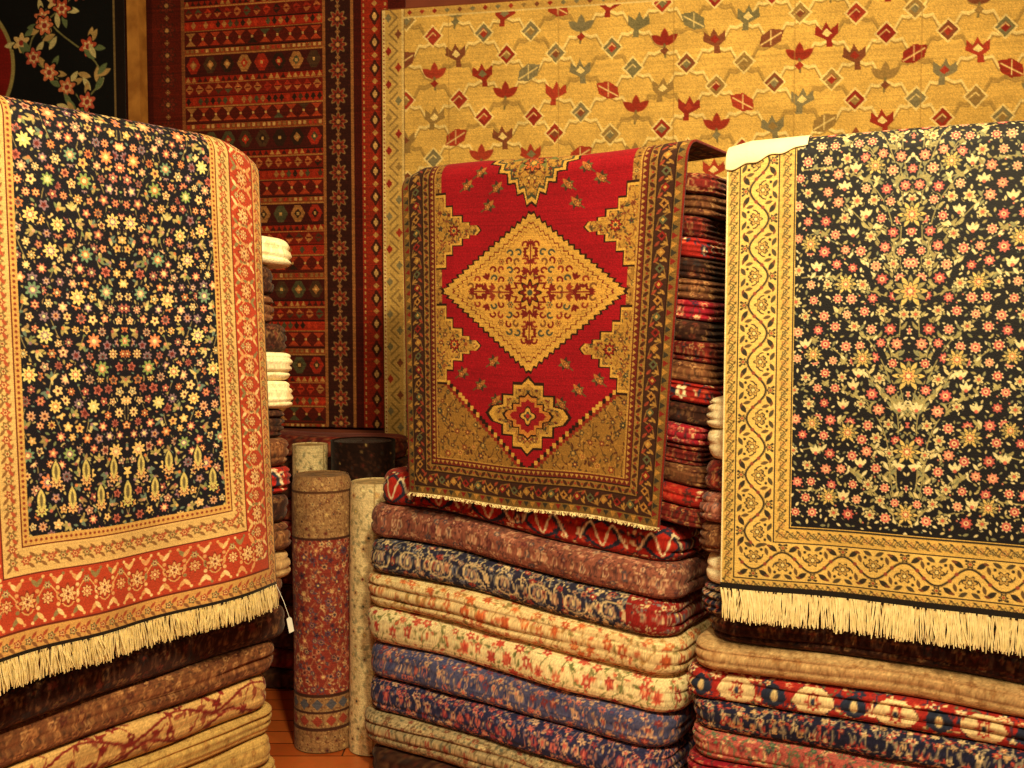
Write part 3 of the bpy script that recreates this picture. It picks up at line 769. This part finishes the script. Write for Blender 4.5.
L=[(s,.079,a,.05,f,0) for s,a,f in [('dark',0,False),('brown',0,False),('navysmall',.0,False),('maroon',0,True),('crimson',.0,True),('rosegreen',.0,True),('navysmall',.0,True),('rednavy',-.01,True),('beige',.02,True),('dark',.05,True)]]
_,zt=stack('folded_rug_stack',o,UR,1.02,.60,0,L,.8,3,jit=.006)
sty=['navysmall','cream','brown','dusty','maroon','cream','cream','dusty','maroon','dark','brown','dark','maroon','dark']
L=[(sty[i],.080,(.030 if i<7 else .125)+R2.uniform(-.008,.008),0,True if i<8 else False,-.005) for i in range(14)]
_,z2=stack('folded_rug_stack',o,UR,1.02,.55,zt,L,.8,5,jit=.003); print('right',zt,z2)
UL=(.573,.819)
ol=(-1.085-.819*.055-.573*.10,1.878+.573*.055-.819*.10)
L=[(s,t,0,b,f,0) for s,t,b,f in [('dark',.1,-.02,False),('brown',.1,-.02,False),('olive',.09,.01,True),('olive',.075,0,True),('olive',.075,-.02,True),('olive',.07,.0,True),('scroll',.09,-.02,True),('brown',.085,.0,True),('dark',.085,.04,True),('brown',.08,.04,True)]]
_,zt=stack('folded_rug_stack',ol,UL,1.03,.55,0,L,.85,6,jit=.01)
sty=['beige','brown','dark','redgeo','brown','dark','cream','cream','dark','brown','dark','cream','dark','maroon']
L=[(sty[i],.0755,0,(.115 if i in(6,7,11) else .095 if i<9 else .055) if i<12 else -.03,True,-.02) for i in range(14)]
_,z2=stack('folded_rug_stack',ol,UL,1.01,.50,zt,L,.85,7,jit=.004); print('left',zt,z2)
L=[(s,.09,0,0,False,0) for s in ['dark','maroon','dark','brown','dark','maroon','dark','crimson','maroon','dark','dark','maroon']]
stack('folded_rug_stack',(-1.50,4.30),(.977,-.215),1.08,.22,0,L,1,8,jit=.01)

# ------------------------------------------------------------------ standing rolled rugs
def rolled(pos,r,h,cv,lean=0,taper=.0,seed=0,inner=(150,120,80)):
    e=empty('rolled_rug')
    n=int(2*PI*r*cv.p); th=np.linspace(0,2*PI,n)[None,:]; z=np.linspace(h,0.004,cv.H)[:,None]
    th,z=np.broadcast_arrays(th,z)
    rr=r*(1-.03*th/(2*PI))*(1+.012*np.sin(z*9+seed)+.012*np.sin(th*3+seed))-taper*np.exp(-((z-h)/.02)**2)*r
    th2=th+3.9-2.2
    P=np.stack([pos[0]+rr*np.cos(th2)+lean*z,pos[1]+rr*np.sin(th2),z],-1)
    ii=np.clip((th[0]*r*cv.p).astype(int),0,cv.W-1)
    C=cv.a[:,ii]
    grid('outer_wrap',P,C,M_pile,e)
    m=420; t=np.linspace(0,1,m)[None,:]; z=np.array([h-.004,h*.98,h*.5,.01])[:,None]; t,z=np.broadcast_arrays(t,z)
    turns=r/.014; a=t*turns*2*PI+3.9-2.2; rad=r*.88*(1-t*.96)
    P=np.stack([pos[0]+rad*np.cos(a)+lean*z,pos[1]+rad*np.sin(a),z],-1)
    C=np.empty(P.shape,np.float32); C[:]=np.array(inner)/255.; C*= (1+.1*np.sin(t*90))[...,None]
    o2=grid('spiral_turns',P,C,M_pile,e); md=o2.modifiers.new('thickness','SOLIDIFY'); md.thickness=.010; md.offset=0
    return e
def roll_canvas(kind,r,h):
    R=random.Random(7); w=2*PI*r+.02
    if kind=='red':
        cv=Cv(w,h,340,(156,120,82))
        floral(cv,0,0,w,h,.026,[(180,146,100),(112,64,50),(194,162,112)],[(116,76,54),(180,146,102)],(104,70,50),R,.006,.010)
        cv.rect(0,.22,w,.78,(138,56,48)); floral(cv,0,.23,w,.77,.034,[(212,172,124),(86,68,92),(190,128,98),(84,46,60)],[(202,166,118),(80,72,88),(166,102,74)],(182,146,104),R,.009,.015)
        for y in (.22,.78,.84,.9): cv.rect(0,y-.005,w,y+.005,(70,42,34))
        cv.rect(0,.05,w,.058,(84,54,38))
        for x in np.arange(0,w,.05): cv.poly([(x,.81),(x+.02,.79),(x+.04,.81),(x+.02,.83)],(88,88,100)); cv.poly([(x,.87),(x+.02,.85),(x+.04,.87),(x+.02,.89)],(150,64,50))
    elif kind=='cream':
        cv=Cv(w,h,340,(230,208,158))
        floral(cv,0,0,w,h,.055,[(190,170,124),(164,156,120),(206,166,116)],[(180,162,118),(160,154,120)],(184,166,120),R,.010,.017)
        for x in np.arange(.02,w,.13): cv.rect(x,0,x+.006,h,(180,154,108))
    else:
        cv=Cv(w,h,200,(34,18,14)); floral(cv,0,0,w,h,.05,[(60,30,20),(50,36,26)],[(60,34,24)],None,R,.009,.015)
    cv.wear(np.random.default_rng(1),.07,.03); return cv
rolled((-.684,3.66),.108,.985,roll_canvas('red',.108,.985),0,.10,1,(140,106,70))
rolled((-.495,3.62),.092,.965,roll_canvas('cream',.092,.965),.012,.03,2,(190,162,112))
rolled((-.57,3.92),.125,1.08,roll_canvas('dark',.125,1.08),0,.0,3,(50,26,20))
rolled((-.80,4.04),.070,1.05,roll_canvas('cream',.070,1.05),0,.0,4,(180,150,100))

# paper price tag on the left rug
def tag():
    e=empty('price_tag')
    m=plain_mat('tag_paper',(205,210,205),(225,228,225),30,.7,.05)
    V=[(-.007,0,0),(.006,0,.002),(.012,0,-.030),(0,0,-.036),(0,0,.006)]
    P=Vector((-.560,2.54,.775))
    V2=[(P.x+a,P.y-.03*abs(c),P.z+c) for a,b,c in V]
    V3=[(x,y+.0012,z) for x,y,z in V2]
    F=[(0,3,2,1),(0,1,4)]; n=5
    F2=[tuple(reversed([i+n for i in f])) for f in F]+[(0,5,8,3),(3,8,7,2),(2,7,6,1)]
    me=bpy.data.meshes.new('paper'); me.from_pydata(V2+V3,[],F+F2); me.materials.append(m); link(bpy.data.objects.new('paper',me),e)
    cu=bpy.data.curves.new('string','CURVE'); cu.dimensions='3D'; cu.bevel_depth=.0006; s=cu.splines.new('POLY'); s.points.add(2)
    for i,p in enumerate([(-.596,2.555,.86),(-.575,2.545,.82),(P.x,P.y,P.z+.005)]): s.points[i].co=(*p,1)
    cu.materials.append(m); link(bpy.data.objects.new('string',cu),e)
tag()

# ------------------------------------------------------------------ room
def slab(name,c,sz,mat,rot=0):
    import bmesh
    bm=bmesh.new(); bmesh.ops.create_cube(bm,size=1)
    for v in bm.verts: v.co=Vector((v.co.x*sz[0],v.co.y*sz[1],v.co.z*sz[2]))
    me=bpy.data.meshes.new(name); bm.to_mesh(me); bm.free(); me.materials.append(mat)
    ob=bpy.data.objects.new(name,me); ob.location=c; ob.rotation_euler=(0,0,rot); return link(ob)
M_wall=plain_mat('wall_plaster',(96,40,24),(120,56,34),5,.9,.15)
M_ceil=plain_mat('ceiling_plaster',(170,140,105),(185,155,120),4,.9,.1)
M_wood=plain_mat('trim_wood',(150,98,40),(186,130,58),14,.5,.2)
def floor_mat():
    m,n,b=nt('floor_boards')
    tc=n.nodes.new('ShaderNodeTexCoord'); br=n.nodes.new('ShaderNodeTexBrick')
    br.inputs['Scale'].default_value=1; br.inputs['Brick Width'].default_value=1.2; br.inputs['Row Height'].default_value=.11; br.inputs['Mortar Size'].default_value=.003
    f=lambda c:tuple(float(v) for v in lin(np.array(c)/255.))+(1,)
    br.inputs['Color1'].default_value=f((214,112,52)); br.inputs['Color2'].default_value=f((190,92,40)); br.inputs['Mortar'].default_value=f((70,30,14))
    no=n.nodes.new('ShaderNodeTexNoise'); no.inputs['Scale'].default_value=30
    mx=n.nodes.new('ShaderNodeMixRGB'); mx.blend_type='MULTIPLY'; mx.inputs[0].default_value=.3
    n.links.new(tc.outputs['Object'],br.inputs['Vector']); n.links.new(tc.outputs['Object'],no.inputs['Vector']); n.links.new(br.outputs['Color'],mx.inputs[1]); n.links.new(no.outputs['Color'],mx.inputs[2]); n.links.new(mx.outputs[0],b.inputs['Base Color'])
    b.inputs['Roughness'].default_value=.35; return m
slab('floor',(0,2,-.05),(6.4,7.6,.1),floor_mat())
slab('ceiling',(0,2,3.35),(6.4,7.6,.1),M_ceil)
cw=W0+WU*.45-WN*.06
slab('wall_back',(cw[0],cw[1],1.65),(6.2,.1,3.3),M_wall,math.atan2(WU[1],WU[0]))
slab('wall_left',(-2.75,1.6,1.65),(.1,6.6,3.3),M_wall); slab('wall_right',(2.65,1.3,1.65),(.1,5.9,3.3),M_wall)
pc=W0+WU*(-1.125)+WN*.07; slab('trim_1',(pc[0],pc[1],1.65),(.06,.06,3.29),M_wood,math.atan2(WU[1],WU[0]))

# ------------------------------------------------------------------ light + camera
def area(name,loc,tgt,size,power,col,spread=PI):
    l=bpy.data.lights.new(name,'AREA'); l.shape='DISK'; l.size=size; l.energy=power; l.color=col; l.spread=spread
    o=bpy.data.objects.new(name,l); o.location=loc; o.rotation_euler=(Vector(tgt)-Vector(loc)).to_track_quat('-Z','Y').to_euler(); link(o)
WARM=(1,.79,.42)
area('ceiling_lamp_front',(.35,.5,2.95),(.3,3.,.9),.30,104,WARM)
area('ceiling_lamp_left',(-.2,.6,2.7),(-.9,2.2,.9),.25,30,WARM)
area('ceiling_lamp_wall',(.8,2.3,3.2),(.8,4.4,1.9),.6,38,WARM)
wd=bpy.data.worlds.new('World'); sc.world=wd; wd.use_nodes=True
wd.node_tree.nodes['Background'].inputs[0].default_value=(1,.76,.42,1); wd.node_tree.nodes['Background'].inputs[1].default_value=.40
cam=bpy.data.cameras.new('camera'); cam.lens=36; cam.sensor_width=36; co=bpy.data.objects.new('camera',cam); link(co)
co.location=(0,0,1.5); co.rotation_euler=(math.radians(87),0,0); sc.camera=co
